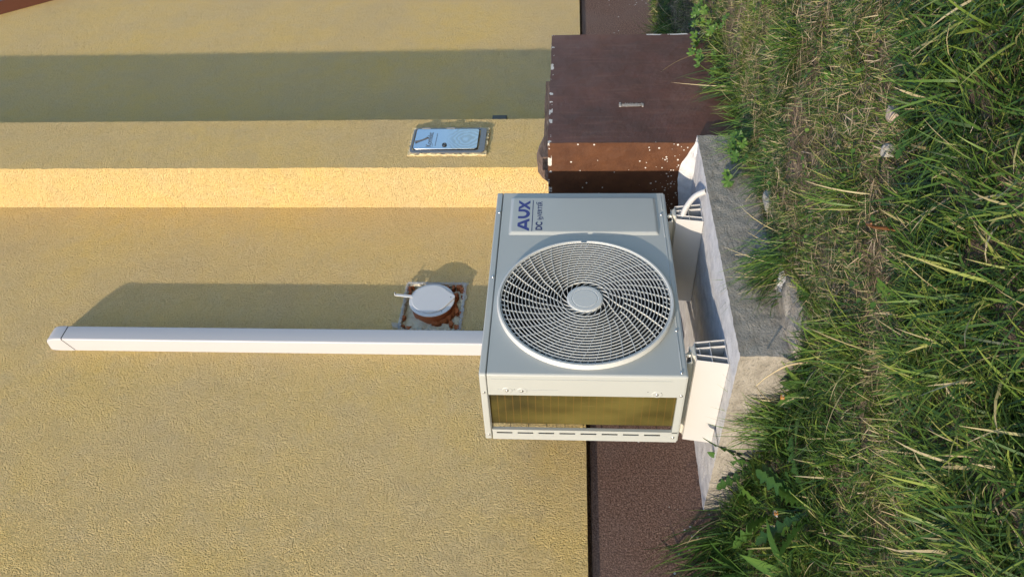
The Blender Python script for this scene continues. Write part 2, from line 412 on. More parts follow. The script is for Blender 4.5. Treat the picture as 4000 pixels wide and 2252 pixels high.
for y in ys:
    a = mnoise.noise(Vector((y*9, 0, 0))); c_ = mnoise.noise(Vector((y*31, 3, 0)))
    top = -.073+.012*a+.004*c_-.038*max(0, (.0-y)/.10)
    rows += [(.931, y, -.16), (.924, y, top), (.914+.004*c_, y, top-.014), (.901+.005*a, y, -.108+.004*c_), (.892, y, -.118)]
fl.add(rows, [(i*5+k, (i+1)*5+k, (i+1)*5+k+1, i*5+k+1) for i in range(len(ys)-1) for k in range(4)]+[(0, 1, 2, 3, 4)])
fl.build('mortar_fillet', WASH, pl, sharp=60)
wd = thing('wooden_board', 'weathered thin plank lying along the top of the brown block', 'wood', (1.4, .08, .374))
m = MB(); m.roughbox(1.03, 1.545, .05, .105, .373, .396, .012, .003, 18, 7); m.build('plank', WOOD, wd, sharp=50)
m = MB(); m.roughbox(1.555, 1.69, .16, .22, .373, .397, .012, .004, 20, 8)
tag(m.build('wooden_stick', WOOD, sharp=50), 'short grey wood offcut on the right end of the brown block', 'wood')
m = MB(); prof = [(1.085, .374), (1.12, .40), (1.165, .421), (1.21, .427), (1.26, .418), (1.33, .405), (1.40, .394), (1.46, .374)]
vs = []
for k, y in enumerate((.15, .165, .19, .215, .23)):
    sc = (.80, .95, 1, .95, .8)[k]
    for x, z in prof:
        v = Vector((1.25+(x-1.25)*sc, y, .374+(z-.374)*sc)); vs.append(v+mnoise.noise_vector(v*45)*.006)
np_ = len(prof); m.add(vs, [(k*np_+i, k*np_+i+1, (k+1)*np_+i+1, (k+1)*np_+i) for k in range(4) for i in range(np_-1)]+[tuple(range(np_))[::-1], tuple(range(4*np_, 5*np_))])
tag(m.build('bark_chunk', WOOD, sharp=25), 'peaked dark chunk of bark behind the plank on the brown block', 'wood')

# ------------------------------------------------------------------ slab
sb = thing('concrete_slab', 'whitewashed concrete slab with rough grey sides under the air conditioner', 'slab', (.45, .25, -.26))
m = MB(); m.roughbox(-.017, .93, -.105, .65, -.42, -.1135, .008, .0019, 34, 9, mats={'z+': 1}, skip=('z-', 'x+', 'y+'))
m.build('slab_body', [CONC, WASH], sb, sharp=40)
def lump(name, x0, x1, y0, y1, z0, z1, mat, label, seed, cat='stone', amp=.02):
    m = MB(); c = Vector(((x0+x1)/2, (y0+y1)/2, (z0+z1)/2)); h = Vector(((x1-x0)/2, (y1-y0)/2, (z1-z0)/2)); nu, nv = 26, 16; vs = []; o_ = Vector((seed, 2*seed, 3))
    for i in range(nv+1):
        for j in range(nu):
            th_ = math.pi*i/nv; ph = 2*math.pi*j/nu; d = Vector((math.sin(th_)*math.cos(ph), math.sin(th_)*math.sin(ph), math.cos(th_)))
            k = max(abs(d.x), abs(d.y), abs(d.z)); d = d*(.35+.65/k)                    # between ball and block
            q = Vector((c.x+d.x*h.x, c.y+d.y*h.y, c.z+d.z*h.z)); q += mnoise.noise_vector(q*22+o_)*amp*.6+mnoise.noise_vector(q*70+o_)*amp*.12; vs.append(q)
    m.add(vs, [(i*nu+j, (i+1)*nu+j, (i+1)*nu+(j+1) % nu, i*nu+(j+1) % nu) for i in range(nv) for j in range(nu)])
    return tag(m.build(name, mat, sharp=28), label, cat)
lump('concrete_lump', -.03, .19, -.215, -.075, -.31, -.232, CONC, 'flat pale concrete spill along the foot of the slab', 11, 'concrete', .018)
lump('concrete_lump', .12, .30, -.185, -.09, -.31, -.234, WASH, 'jagged pale concrete lump under the overhanging grass tuft', 12, 'concrete', .022)
lump('concrete_lump', .455, .515, -.205, -.155, -.31, -.236, plain('pale stone', (.27, .26, .235), .9, var=.3, vs=60, bs=120, bd=.003), 'white broken stone in the grass near the middle of the slab', 13, 'stone', .016)
lump('rubble_stone', -.100, -.068, -.836, -.810, -.29, -.244, plain('tan stone', (.34, .27, .21), .9, var=.2, bs=80, bd=.004), 'tan stone with a flat face lying in the lawn', 14, 'stone', .016)
lump('rubble_stone', -.112, -.090, -.771, -.751, -.29, -.247, plain('pale stone', (.27, .26, .235), .9, var=.3, vs=60, bs=120, bd=.003), 'small white stone next to the tan one in the lawn', 15, 'stone', .012)
lump('rubble_stone', .01, .035, -1.03, -1.00, -.30, -.235, plain('pale stone', (.27, .26, .235), .9, var=.3, vs=60, bs=120, bd=.003), 'small white stone in the long grass furthest from the slab', 16, 'stone', .012)

# ------------------------------------------------------------------ air conditioner
WD, HT, DP = .76, .515, .285
cx, cz = .2668, .2574
ac = thing('air_conditioner', 'grey white outdoor air conditioner unit with round fan grille and blue lettering', 'air conditioner', (.38, .14, 0))
HR = .2385
# front panel: rectangle with a round hole, wrapping the left corner
m = MB(); R0 = .007
x0, x1, z0, z1 = R0, WD, .001, HT
angs = sorted(set([2*math.pi*i/160 for i in range(160)]+[math.atan2(zz-cz, xx-cx) % (2*math.pi) for xx in (x0, x1) for zz in (z0, z1)]))
vs = []
for a in angs:
    c_, s_ = math.cos(a), math.sin(a); t = 1e9
    if c_ > 1e-9: t = min(t, (x1-cx)/c_)
    if c_ < -1e-9: t = min(t, (x0-cx)/c_)
    if s_ > 1e-9: t = min(t, (z1-cz)/s_)
    if s_ < -1e-9: t = min(t, (z0-cz)/s_)
    vs += [(cx+c_*t, 0, cz+s_*t), (cx+c_*HR, 0, cz+s_*HR), (cx+c_*HR, .03, cz+s_*HR)]
n = len(angs)
m.add(vs, [(i*3+k, i*3+k+1, ((i+1) % n)*3+k+1, ((i+1) % n)*3+k) for i in range(n) for k in (0, 1)])
arc = [(R0-R0*math.sin(t*math.pi/2/5), R0-R0*math.cos(t*math.pi/2/5)) for t in range(6)]
path = arc+[(0, .084)]
m.add([(x, y, z) for z in (z0, HT) for x, y in path], [(k, k+1, len(path)+k+1, len(path)+k) for k in range(len(path)-1)])
m.add([(.0, .084, z0), (.0, .084, HT), (.012, .084, HT), (.012, .084, z0)], [(0, 1, 2, 3)])     # return flange
front = m.build('front_panel', AC, ac, sharp=50)
# raised service panel on the right of the front
def frustum(m, x0, x1, z0, z1, y0, y1, ins, r, seg=5):
    def rr(ix, rad_):
        pts = []
        for (cx_, cz_, a0) in ((x1-ix-rad_, z1-ix-rad_, 0), (x0+ix+rad_, z1-ix-rad_, 90), (x0+ix+rad_, z0+ix+rad_, 180), (x1-ix-rad_, z0+ix+rad_, 270)):
            for k in range(seg+1):
                a = rad(a0+90*k/seg); pts.append((cx_+rad_*math.cos(a), cz_+rad_*math.sin(a)))
        return pts
    lev = [(0, y0), (ins*.18, y0+(y1-y0)*.12), (ins*.8, y0+(y1-y0)*.86), (ins*1.05, y1-(y1-y0)*.03), (ins*1.4, y1)]
    n = 4*(seg+1); vs = []
    for i, y in lev: vs += [(x, y, z) for x, z in rr(i, r)]
    fs = [(l*n+k, l*n+(k+1) % n, (l+1)*n+(k+1) % n, (l+1)*n+k) for l in range(len(lev)-1) for k in range(n)]
    fs.append(tuple(range((len(lev)-1)*n, len(lev)*n))); m.add(vs, fs)
m = MB(); frustum(m, .552, .735, .028, .489, .0002, -.0075, .0085, .006); sp = m.build('service_panel', AC, ac, sharp=55)
# left side: frame round the coil opening, slotted rear bar
m = MB(); m.box(0, .012, .084, .244, .001, .0165); m.box(.0, .012, .084, .244, .5142, .5148)
sl_ = [(.502-.0587*k, .458-.0587*k) for k in range(8)]
ybar0, ybar1 = .240, .2855; ys0, ys1 = .2515, .2578
m.box(0, .0015, ybar0, ys0, .0005, .514); m.box(0, .0015, ys1, ybar1, .0005, .514)
edges = [.514]+[e for s in sl_ for e in s]+[.0005]
for k in range(0, len(edges), 2): m.box(.0001, .0014, ys0, ys1, edges[k+1], edges[k])
m.box(.0015, .010, ybar0, ybar0+.0015, .0005, .514); m.box(.0015, .03, ybar1-.0015, ybar1, .0005, .514)
side = m.build('side_frame', AC, ac, sharp=30)
m = MB(); m.box(-.0012, .001, .0165, .0205, .035, .505)
m.box(-.0008, .001, .060, .0605, .33, .49)
m.build('side_rib', AC, side, bevel=.0011)
m = MB(); m.box(.0105, .012, .25, .2595, .01, .505); m.build('slot_backing', BLACK, side)
# lid
m = MB(); Lr = .008
def rrect(x0, x1, y0, y1, r, seg=5):
    pts = []
    for (a_, b_, t0) in ((x1-r, y1-r, 0), (x0+r, y1-r, 90), (x0+r, y0+r, 180), (x1-r, y0+r, 270)):
        for k in range(seg+1):
            t = rad(t0+90*k/seg); pts.append((a_+r*math.cos(t), b_+r*math.sin(t)))
    return pts
m.prism(rrect(-.0022, WD+.0022, -.0022, DP+.001, Lr), 2, HT+.0012, .5352); lid = m.build('lid', AC, ac, bevel=.003, sharp=50)
# right side, base pan, rear guard, partition
m = MB(); m.box(WD-.001, WD, .0, DP, .001, HT); m.build('right_panel', AC, ac)
m = MB(); m.box(.002, WD-.002, .002, DP-.002, -.004, .012); m.build('base_pan', AC, ac, bevel=.002)
m = MB()
for k in range(9): m.box(.02, WD-.2, DP-.003, DP-.0015, .05+k*.052, .0515+k*.052)
for k in range(9): m.box(.022+k*.06, .0235+k*.06, DP-.0045, DP-.003, .01, HT)
m.build('rear_guard', BLACK, ac)
m = MB(); m.box(.56, .565, .004, .27, .012, HT); m.box(.012, .56, .032, .034, .012, .018); m.build('partition', DARK, ac)
# coil: L of fins with a rounded corner
m = MB(); outer = [(.008, .05)]; R_ = .02
for k in range(9):
    t = rad(180-90*k/8); outer.append((.008+R_+R_*math.cos(t), .2345-R_+R_*math.sin(t)))
outer.append((.555, .2345)); inner = [(x, y) for x, y in [(.555, .216), (.04, .216), (.026, .200), (.026, .05)]]
m.prism(outer+inner, 2, .013, .5145); m.build('coil', COIL, ac, sharp=30)
m = MB(); m.box(.008, .06, .0425, .0495, .012, .514); m.build('coil_end_plate', ZINC, ac)
# fan
m = MB(); m.lathe([(.0, .05), (.045, .05), (.05, .055), (.05, .10)], cx, cz, 40); fan = m.build('fan', FANM, ac)
for k in range(3):
    vs = []; NR, NA = 8, 9; a0 = 2*math.pi*k/3+.6
    for i in range(NR+1):
        r = .045+(.222-.045)*i/NR
        for j in range(NA+1):
            a = a0+(j/NA-.5)*(1.55+.1*math.sin(i))+.5*(i/NR); vs.append((cx+r*math.cos(a), .085-.035*(j/NA-.5)*2*(.55+.45*i/NR), cz+r*math.sin(a)))
    m = MB(); m.add(vs, [(i*(NA+1)+j, (i+1)*(NA+1)+j, (i+1)*(NA+1)+j+1, i*(NA+1)+j+1) for i in range(NR) for j in range(NA)]); m.build('fan_blade', FANM, fan, sharp=180)
m = MB(); m.lathe([(HR+.002, .012), (.2265, .022), (.2265, .10), (.2275, .10), (HR+.004, .03)], cx, cz, 96, closed_prof=True); m.build('shroud', DARK, ac)
# grille
m = MB(); gap = rad(2.0)
m.lathe([(.2372, .0), (.2372, -.0125), (.2395, -.0150), (.2440, -.0150), (.2465, -.0125), (.2472, -.0005)], cx, cz, 170, gap, 2*math.pi-gap, closed_prof=True)
grille = m.build('fan_grille', GRILL, ac, sharp=45)
m = MB()
for k in range(18):
    r = .0675+.0099*k; m.lathe([(r-.0009, -.0132), (r+.0009, -.0132), (r+.0009, -.0080), (r-.0009, -.0080)], cx, cz, 120, closed_prof=True)
m.build('grille_rings', GRILL, grille, sharp=50)
rs = [.0495, .06, .0739, .0941, .1137, .1351, .1563, .1848, .1966, .2243, .2375]
th = [65., 51., 34.8, 25.2, 20.2, 16., 11.2, 7.1, 5.3, 2., 0.3]
def spoke(m, a0, ra, rb, w=.0007, ya=-.0128, yb=-.0072):
    rr = np.linspace(ra, rb, 22); vs = []
    for r in rr:
        a = rad(a0+np.interp(r, rs, th)); e = 1e-3
        a2 = rad(a0+np.interp(r+e, rs, th)); p = np.array([r*math.cos(a), r*math.sin(a)]); q = np.array([(r+e)*math.cos(a2), (r+e)*math.sin(a2)])
        t = (q-p)/np.linalg.norm(q-p); nrm = np.array([-t[1], t[0]])*w
        for sg, y, ww in ((1, ya, .8), (-1, ya, .8), (-1, yb, 1.2), (1, yb, 1.2)):
            vs.append((cx+p[0]+sg*ww*nrm[0], y, cz+p[1]+sg*ww*nrm[1]))
    m.add(vs, [(i*4+k, i*4+(k+1) % 4, (i+1)*4+(k+1) % 4, (i+1)*4+k) for i in range(21) for k in range(4)]+[(0, 1, 2, 3), (84, 87, 86, 85)])
m = MB()
for k in range(38):
    a = 4.8+k*360/38; spoke(m, a, .0495 if k % 2 == 0 else .107, .2378); spoke(m, a+4.74, .2165, .2378, .0007, -.011)
m.build('grille_vanes', GRILL, grille, sharp=50)
m = MB(); m.lathe([(.0, -.0148), (.034, -.0148), (.0352, -.0140), (.0365, -.0140), (.0378, -.0147), (.047, -.0145), (.0505, -.0125), (.0512, -.005), (0, -.005)], cx, cz, 64); m.build('hub_cap', GRILL, grille, sharp=25)
m = MB(); m.box(.5005, .5125, -.006, -.0005, cz-.0035, cz+.0035); m.build('grille_tab', GRILL, grille, bevel=.001)
# bottom lip of the front
m = MB()
m.box(.545, .655, -.0016, .001, .0108, .0138); m.box(.672, .745, -.0016, .001, .0088, .0118); m.box(.018, .150, -.0016, .001, .0108, .0138); m.box(.172, .54, -.0016, .001, .0098, .0128)
m.build('front_rib', AC, front, bevel=.0013)
def screw(x, y, z, ax):
    m = MB()
    if ax == 'y': m.lathe([(0, -.0016), (.0018, -.0015), (.0019, -.0022), (.0036, -.0018), (.0046, -.0002), (.0046, .001)], 0, 0, 16); vs = [(x+a, y+b, z+c) for a, b, c in m.v]
    else: m.lathe([(0, -.0016), (.0018, -.0015), (.0019, -.0022), (.0036, -.0018), (.0046, -.0002), (.0046, .001)], 0, 0, 16); vs = [(x+b, y+a, z+c) for a, b, c in m.v]
    m.v = vs; m.build('screw', ZINC, ac, sharp=50)
for x, z in ((.659, .5235), (.364, .5235)): screw(x, -.0024, z, 'y')
for x, z in ((.6513, .0155), (.1618, .0125), (.0155, .0125)): screw(x, -.0004, z, 'y')
for y, z in ((.0646, .4644), (.0664, .4253), (.0732, .0708), (.0766, .0075), (.2632, .0113)): screw(-.0004, y, z, 'x')
for y, z in ((.0713, .5262), (.2618, .5242)): screw(-.0026, y, z, 'x')
for y, z in ((.0646, .4644), (.0664, .4253), (.0732, .0708)):
    m = MB(); t = MB(); t.lathe([(.004, -.0003), (.0085, -.0014), (.0105, -.0012), (.0125, .0004)], 0, 0, 24); m.add([(b, y+a, z+c*1.3) for a, b, c in t.v], t.f)
    m.build('screw_dimple', AC, side, sharp=60)
for y, z in ((.060, .445), (.0655, .060), (.062, .095)):
    m = MB(); m.box(-.0006, .0005, y-.001, y+.001, z-.001, z+.001); m.build('pin_hole', BLACK, side)
# lettering
TX0, TZ0 = .5625, .426; TY = -.0079
def stroke(m, pts, w, y):
    P_ = [Vector((a, b)) for a, b in pts]; L_ = []; R__ = []
    for i, q in enumerate(P_):
        d0 = (P_[i]-P_[i-1]).normalized() if i else None; d1 = (P_[i+1]-P_[i]).normalized() if i < len(P_)-1 else None
        t = ((d0 or d1)+(d1 or d0)).normalized(); nn_ = Vector((-t.y, t.x)); k = w/2/max(.5, nn_.dot(Vector((-(d1 or d0).y, (d1 or d0).x))))
        L_.append(q+nn_*k); R__.append(q-nn_*k)
    vs = [(q.x, y, q.y) for q in L_]+[(q.x, y, q.y) for q in R__]; n_ = len(P_)
    m.add(vs, [(i, i+1, n_+i+1, n_+i) for i in range(n_-1)])
m = MB(); tw = .1505; hh = .0365; sw = .0112
def T(u, v): return (TX0+tw*u, TZ0+hh*v)
for poly in ([T(0, 0), T(.085, 0), T(.20, .80), T(.20, 1), T(.155, 1), T(.135, .93)], [T(.395, 0), T(.31, 0), T(.20, .80), T(.20, 1), T(.245, 1), T(.265, .93)]):
    m.add([(x, TY, z) for x, z in poly], [tuple(range(len(poly)))])
m.add([(x, TY-.0001, z) for x, z in (T(.11, .18), T(.29, .18), T(.262, .42), T(.138, .42))], [(0, 1, 2, 3)])
u0 = T(.435, 1); u1 = T(.66, 1); cxu = (u0[0]+u1[0])/2; ru = (u1[0]-u0[0])/2
stroke(m, [u0, (u0[0], TZ0+ru+sw*.45)]+[(cxu-ru*math.cos(rad(a)), TZ0+sw*.45+ru-ru*math.sin(rad(a))) for a in range(12, 169, 12)]+[(u1[0], TZ0+ru+sw*.45), u1], sw, TY)
for k, (p0, p1) in enumerate((((.715, 0), (.955, 1)), ((.945, 0), (.725, 1)))):
    a, b = T(*p0), T(*p1); hw = sw*.60
    m.add([(a[0]-hw, TY-.0001*k, a[1]), (a[0]+hw, TY-.0001*k, a[1]), (b[0]+hw, TY-.0001*k, b[1]), (b[0]-hw, TY-.0001*k, b[1])], [(0, 1, 2, 3)])
m.build('logo_letters', BLUE, sp, smooth=False)
m = MB(); m.box(.5625, .7125, -.0080, -.0074, .4160, .4182)
for (xa, za, flip) in ((.6165, .3825, 1), (.690, .4055, -1)):       # the two small swooshes
    pts = []
    for k in range(9):
        t = k/8; pts.append((xa+.017*t, za+flip*(-.0022*math.sin(t*math.pi)*0+.0035*(t**2 if flip > 0 else (1-t)**2)*1.0)))
    lo = [(x, z) for x, z in pts]; hi = [(x, z+.0026*math.sin(math.pi*min(1, (k/8)*.9+.1))) for k, (x, z) in enumerate(pts)]
    m.add([(x, TY, z) for x, z in lo]+[(x, TY, z) for x, z in hi], [(k, k+1, 9+k+1, 9+k) for k in range(8)])
m.build('logo_line', NAVY, sp, smooth=False)
def text_mesh(txt, name, mat, parent, x, y, z, size, sx=1.0, offset=0.0, width=None):
    cu = bpy.data.curves.new(name, 'FONT'); cu.body = txt; cu.size = size; cu.offset = offset; cu.resolution_u = 3
    ob = bpy.data.objects.new(name, cu); COL.objects.link(ob)
    dg = bpy.context.evaluated_depsgraph_get(); me = bpy.data.meshes.new_from_object(ob.evaluated_get(dg))
    bpy.data.objects.remove(ob)
    co = np.empty(len(me.vertices)*3); me.vertices.foreach_get('co', co); co = co.reshape(-1, 3)
    k = (width/(co[:, 0].max()-co[:, 0].min())) if width else sx
    new = np.stack([x+(co[:, 0]-co[:, 0].min())*k, np.full(len(co), y), z+co[:, 1]], -1); me.vertices.foreach_set('co', new.ravel())
    me.materials.clear(); me.materials.append(mat); me.update()
    o = bpy.data.objects.new(name, me); COL.objects.link(o)
    if parent: o.parent = parent
    return o
text_mesh('DC', 'logo_text', NAVY, sp, .5670, TY, .3862, .0278, offset=.0011, width=.0385)
text_mesh('InVERTER', 'logo_text', NAVY, sp, .6165, TY, .3880, .0198, offset=.0003, width=.0905)

# ------------------------------------------------------------------ brackets under the unit
def bracket_parts():
    br = thing('mounting_bracket', None, 'bracket', (0, 0, 0), 'plastic brackets under the air conditioner', local=True)
    L = .352; zt, zb_ = .0825, 0.0
    def X_(s, z): return s*(.0305+(.0425-.0305)*(1-(z-zb_)/(zt-zb_)))
    m = MB(); t = .0022
    def slope(s0, s1):   # wall between two slanted lines given as half-width fractions
        pass
    def wall(xt, xb, z0=0.0, z1=zt, th=t):
        m.prism([(xt-th/2, z1), (xt+th/2, z1), (xb+th/2, z0), (xb-th/2, z0)], 1, 0, L)
    wall(-.0305, -.0425); wall(.0305, .0425); wall(-.0105, -.0215, t, zt-t); wall(.0105, .0215, t, zt-t)
    m.box(-.0424, .0424, 0.0005, L-.0005, 0, t); m.box(-.0305, .0305, 0.0005, L-.0005, zt-t, zt)
    m.box(-.0355, .0355, .0012, L-.001, .0405, .0405+t*.8); m.box(-.0115, .0115, .0012, L-.001, .0695, .0695+t*.7)
    m.build('bracket_body', PLAST, br, bevel=.0006, seg=1)
    m = MB(); m.prism([(-.020, zt+.0002), (.020, zt+.0002), (.016, zt+.007), (.010, zt+.0095), (-.010, zt+.0095), (-.016, zt+.007)], 1, -.001, L-.01)
    m.box(-.0255, .0255, .0, L-.012, zt+.0003, zt+.0022)
    m.build('metal_rail', CREAM, br, bevel=.0012)
    m = MB(); m.box(-.034, .024, .006, .072, zt+.0097, zt+.0122); m.prism([(.006, zt+.0122), (.072, zt+.0122), (.060, zt+.031), (.012, zt+.031)], 0, -.034, -.0318)
    m.build('mounting_foot', CREAM, br, bevel=.0007)
    bo = MB(); bx, by = -.006, -.006+.016
    def cyl(m, r, z0, z1, n): m.add([(bx+r*math.cos(2*math.pi*k/n), by+r*math.sin(2*math.pi*k/n), z) for z in (z0, z1) for k in range(n)], [(k, (k+1) % n, n+(k+1) % n, n+k) for k in range(n)]+[tuple(range(n))[::-1], tuple(range(n, 2*n))])
    cyl(bo, .0038, zt+.008, zt+.040, 14); bolt = bo.build('bolt', ZINC, br)
    m = MB(); cyl(m, .0075, zt+.0145, zt+.0215, 6); m.build('nut', ZINC, bolt, smooth=False)
    m = MB(); cyl(m, .0098, zt+.0124, zt+.0142, 24); m.build('washer', ZINC, bolt)
    return br
near = bracket_parts(); near.location = (.090, .001, -.1122)
near['label'] = 'white plastic bracket under the left foot of the unit, one side fully sunlit'
far = copy_tree(near); far.location = (.6625, .001, -.1122)
far['label'] = 'white plastic bracket under the right foot of the unit with a hose in it'

# drain hose
hp = [Vector(p) for p in ((.655, .05, -.050), (.6555, .012, -.052), (.657, -.012, -.0565), (.6605, -.032, -.0645), (.666, -.050, -.0765), (.6685, -.064, -.0900), (.665, -.076, -.1050), (.6605, -.084, -.1150))]
def catmull(P, n):
    out = []
    for i in range(len(P)-1):
        a, b, c, d = P[max(i-1, 0)], P[i], P[i+1], P[min(i+2, len(P)-1)]
        for k in range(n):
            t = k/n; out.append(.5*((2*b)+(c-a)*t+(2*a-5*b+4*c-d)*t*t+(3*b-a-3*c+d)*t**3))
    return out+[P[-1]]
path = catmull(hp, 24); m = MB()
rr_ = [.0088+.0007*math.sin(i*1.35) for i in range(len(path))]
m.tube(path, rr_, 20, cap=False)
inner = list(reversed(path)); m.tube(inner, [.0073]*len(path), 20, cap=False)
n1 = len(path)*20; e = len(path)-1                                     # ring of the cut end
ho = thing('drain_hose', 'white corrugated drain hose poking out of the right bracket', 'hose', (.66, 0, -.08))
m.build('hose', PLAST, ho, sharp=80)

# ------------------------------------------------------------------ trunking on the wall
ct = thing('cable_trunking', 'white plastic pipe trunking running up the yellow wall behind the unit', 'trunking', (.613, .57, 1.2))
def trunk_prof(x0, x1, y0, y1, r):
    pts = [(x1, y1)]
    for k in range(6): t = rad(0-90*k/5); pts.append((x1-r+r*math.cos(t), y0+r+r*math.sin(t)))
    for k in range(6): t = rad(-90-90*k/5); pts.append((x0+r+r*math.cos(t), y0+r+r*math.sin(t)))
    pts.append((x0, y1)); return pts
m = MB(); m.prism(trunk_prof(.5790, .6475, .5380, .6, .006), 2, -.09, 2.205)
m.v = [(x, y, z if z < 1 else 2.1472+.034*(.6-y)/.0645) for x, y, z in m.v]; tr = m.build('trunking_cover', CONDUIT, ct, sharp=40)
m = MB(); m.prism(trunk_prof(.581, .6455, .5400, .599, .006), 2, 2.12, 2.20); m.build('seam_shade_fill', DARK, ct)  # near-black filler block: its colour stands in for the shade in the seam
m = MB(); ring = trunk_prof(.5781, .6484, .5371, .6, .0066); lev = []
for k in range(9):
    t = k/8*math.pi/2; lev.append((1-.55*(1-math.cos(t))**1.5, 2.188+.062*math.sin(t)))
vs = []
cxm = .6133
for (s_, z) in [(1, 2.150)]+lev:
    for i, (x, y) in enumerate(ring):
        zz = z
        if z == 2.150: zz = 2.150+.034*(.6-y)/.0645                    # slanted lower edge
        vs.append((cxm+(x-cxm)*(1-.5*(1-s_)), .6-(.6-y)*(s_*.999), zz))
n = len(ring); K = len(lev)+1
m.add(vs, [(l*n+k, l*n+(k+1) % n, (l+1)*n+(k+1) % n, (l+1)*n+k) for l in range(K-1) for k in range(n-1)]+[tuple(range((K-1)*n, K*n))])
m.build('end_cap', CONDUIT, ct, sharp=60)

# ------------------------------------------------------------------ flap vent on a pipe
vt = thing('vent_pipe', 'pale grey flap lid on an orange plastic pipe sticking out of the yellow wall', 'vent', (.804, .6, .82))
VX, VZ, VY = .831, .8255, .572
m = MB(); m.lathe([(.0800, .640), (.0800, VY+.004), (.074, VY+.004), (.074, .640)], VX, VZ, 56); m.build('pipe', PIPE, vt, sharp=50)
m = MB(); m.lathe([(.0, VY+.002), (.083, VY+.004), (.0870, VY+.003), (.0880, VY), (.0865, VY-.0022), (.0, VY-.003)], VX, VZ, 64); fr = m.build('flange', LIDM, vt, sharp=40)
m = MB(); pts = []
for k in range(49):
    a = rad(-52+(284)*k/48); pts.append((VX+.0735*math.cos(a)+.0015, VZ+.0735*math.sin(a)+.004))
for k in range(7):
    a = rad(232+76*k/6); pts.append((VX+.0135+.011*math.cos(a), VZ-.079+.010*math.sin(a)))
m.prism(pts, 1, VY-.0078, VY-.0032); flap = m.build('flap', LIDM, vt, bevel=.0016, sharp=40)
m = MB(); m.prism([(VX+.006, VZ+.075), (VX+.019, VZ+.077), (VX+.027, VZ+.147), (VX+.0165, VZ+.147)], 1, VY-.0078, VY-.0045); m.box(VX+.0165, VX+.027, VY-.016, VY-.0079, VZ+.1445, VZ+.1478); m.build('handle', LIDM, flap, bevel=.0008)
for dx, dz in ((.060, .052), (-.062, -.045)):
    m = MB(); m.lathe([(0, VY-.0034), (.0018, VY-.0034), (.0018, VY-.0024)], VX+dx, VZ+dz, 12); m.build('rivet_hole', BLACK, fr)
m = MB(); m.lathe([(0, VY-.0082), (.0022, VY-.0082), (.0022, VY-.0070)], VX+.009, VZ-.073, 12); m.build('rivet_hole', BLACK, flap)

# ------------------------------------------------------------------ meter box in the pilaster
mb = thing('meter_box', 'small polished steel meter box door set in the stucco pilaster', 'meter box', (1.615, PY, .82))
FX0, FX1, FZ0, FZ1 = 1.521, 1.711, .661, .991
def rr2(x0, x1, z0, z1, r, seg=5): return rrect(x0, x1, z0, z1, r, seg)
def rframe(m, o, i, y0, y1):
    n_ = len(o); vs = [(x, y1, z) for x, z in o]+[(x, y0, z) for x, z in o]+[(x, y0, z) for x, z in i]+[(x, y1, z) for x, z in i]
    m.add(vs, [(l*n_+k, l*n_+(k+1) % n_, (l+1)*n_+(k+1) % n_, (l+1)*n_+k) for l in range(3) for k in range(n_)])
m = MB(); rframe(m, rr2(FX0+.002, FX1-.002, FZ0+.004, FZ1-.002, .020), rr2(1.538, 1.699, .690, .981, .012), PY-.0125, PY+.01); frm = m.build('box_frame', STEEL, mb, sharp=40)
m = MB(); m.roughbox(1.5155, 1.7165, PY-.0070, PY+.008, .6555, .9965, .005, .0065, 60, 21, skip=('y+',)); frm2 = m.build('ragged_surround', plain('ragged grey render edge', (.50, .41, .24), .95, var=.3, vs=70, bs=160, bd=.004), mb, sharp=60)
m = MB(); m.prism(rr2(1.543, 1.6945, .696, .976, .012), 1, PY-.0175, PY-.004); dr = m.build('door', DOOR, mb, bevel=.002, sharp=40)
for z in (.935, .825):
    m = MB(); m.tube([(1.701, PY-.016, z-.019), (1.701, PY-.016, z+.019)], .0038, 12); m.build('hinge', STEEL, mb)
m = MB(); m.lathe([(0, PY-.0205), (.0055, PY-.0205), (.0062, PY-.0225), (.0098, PY-.0225), (.0108, PY-.0172)], 1.570, .840, 24); m.build('lock', plain('dark lock', (.05, .05, .055), .35, .8), dr, sharp=40)
DT = plain('dark etched print', (.10, .11, .13), .5)
text_mesh('Komekt', 'door_lettering', DT, dr, 1.5585, PY-.0179, .898, .034, offset=.0004, width=.108)
m = MB(); m.add([(x, PY-.0179, z) for x, z in ((1.556, .892), (1.5825, .892), (1.5825, .8935), (1.556, .8935))], [(0, 1, 2, 3)])
for k in range(15): m.add([(x, PY-.0179, z) for x, z in ((1.563+k*.0065, .8785), (1.5675+k*.0065, .8785), (1.5675+k*.0065, .8815), (1.563+k*.0065, .8815))], [(0, 1, 2, 3)])
m.build('door_print', DT, dr, smooth=False)
m = MB()
pts = catmull([Vector(p) for p in ((1.592, PY-.0185, .970), (1.597, PY-.0185, .962), (1.603, PY-.0185, .950), (1.612, PY-.0185, .936), (1.621, PY-.0185, .925))], 4)
m.tube(pts, [.0062-.0035*abs(math.sin(i/len(pts)*2.4)) for i in range(len(pts))], 8)
for a in (-40, -10, 20, 50): m.tube([(1.621, PY-.0185, .925), (1.621+.012*math.cos(rad(-60+a)), PY-.0184, .925+.012*math.sin(rad(-60+a)))], .0012, 6)
m.build('door_emblem', DT, dr)
# dark fitting on the recessed wall, half hidden by the pilaster
m = MB(); m.box(2.085, 2.150, .588, .601, .612, .684); tag(m.build('wall_vent', BLACK, bevel=.002), 'small black fitting half hidden behind the edge of the pilaster', 'fitting')

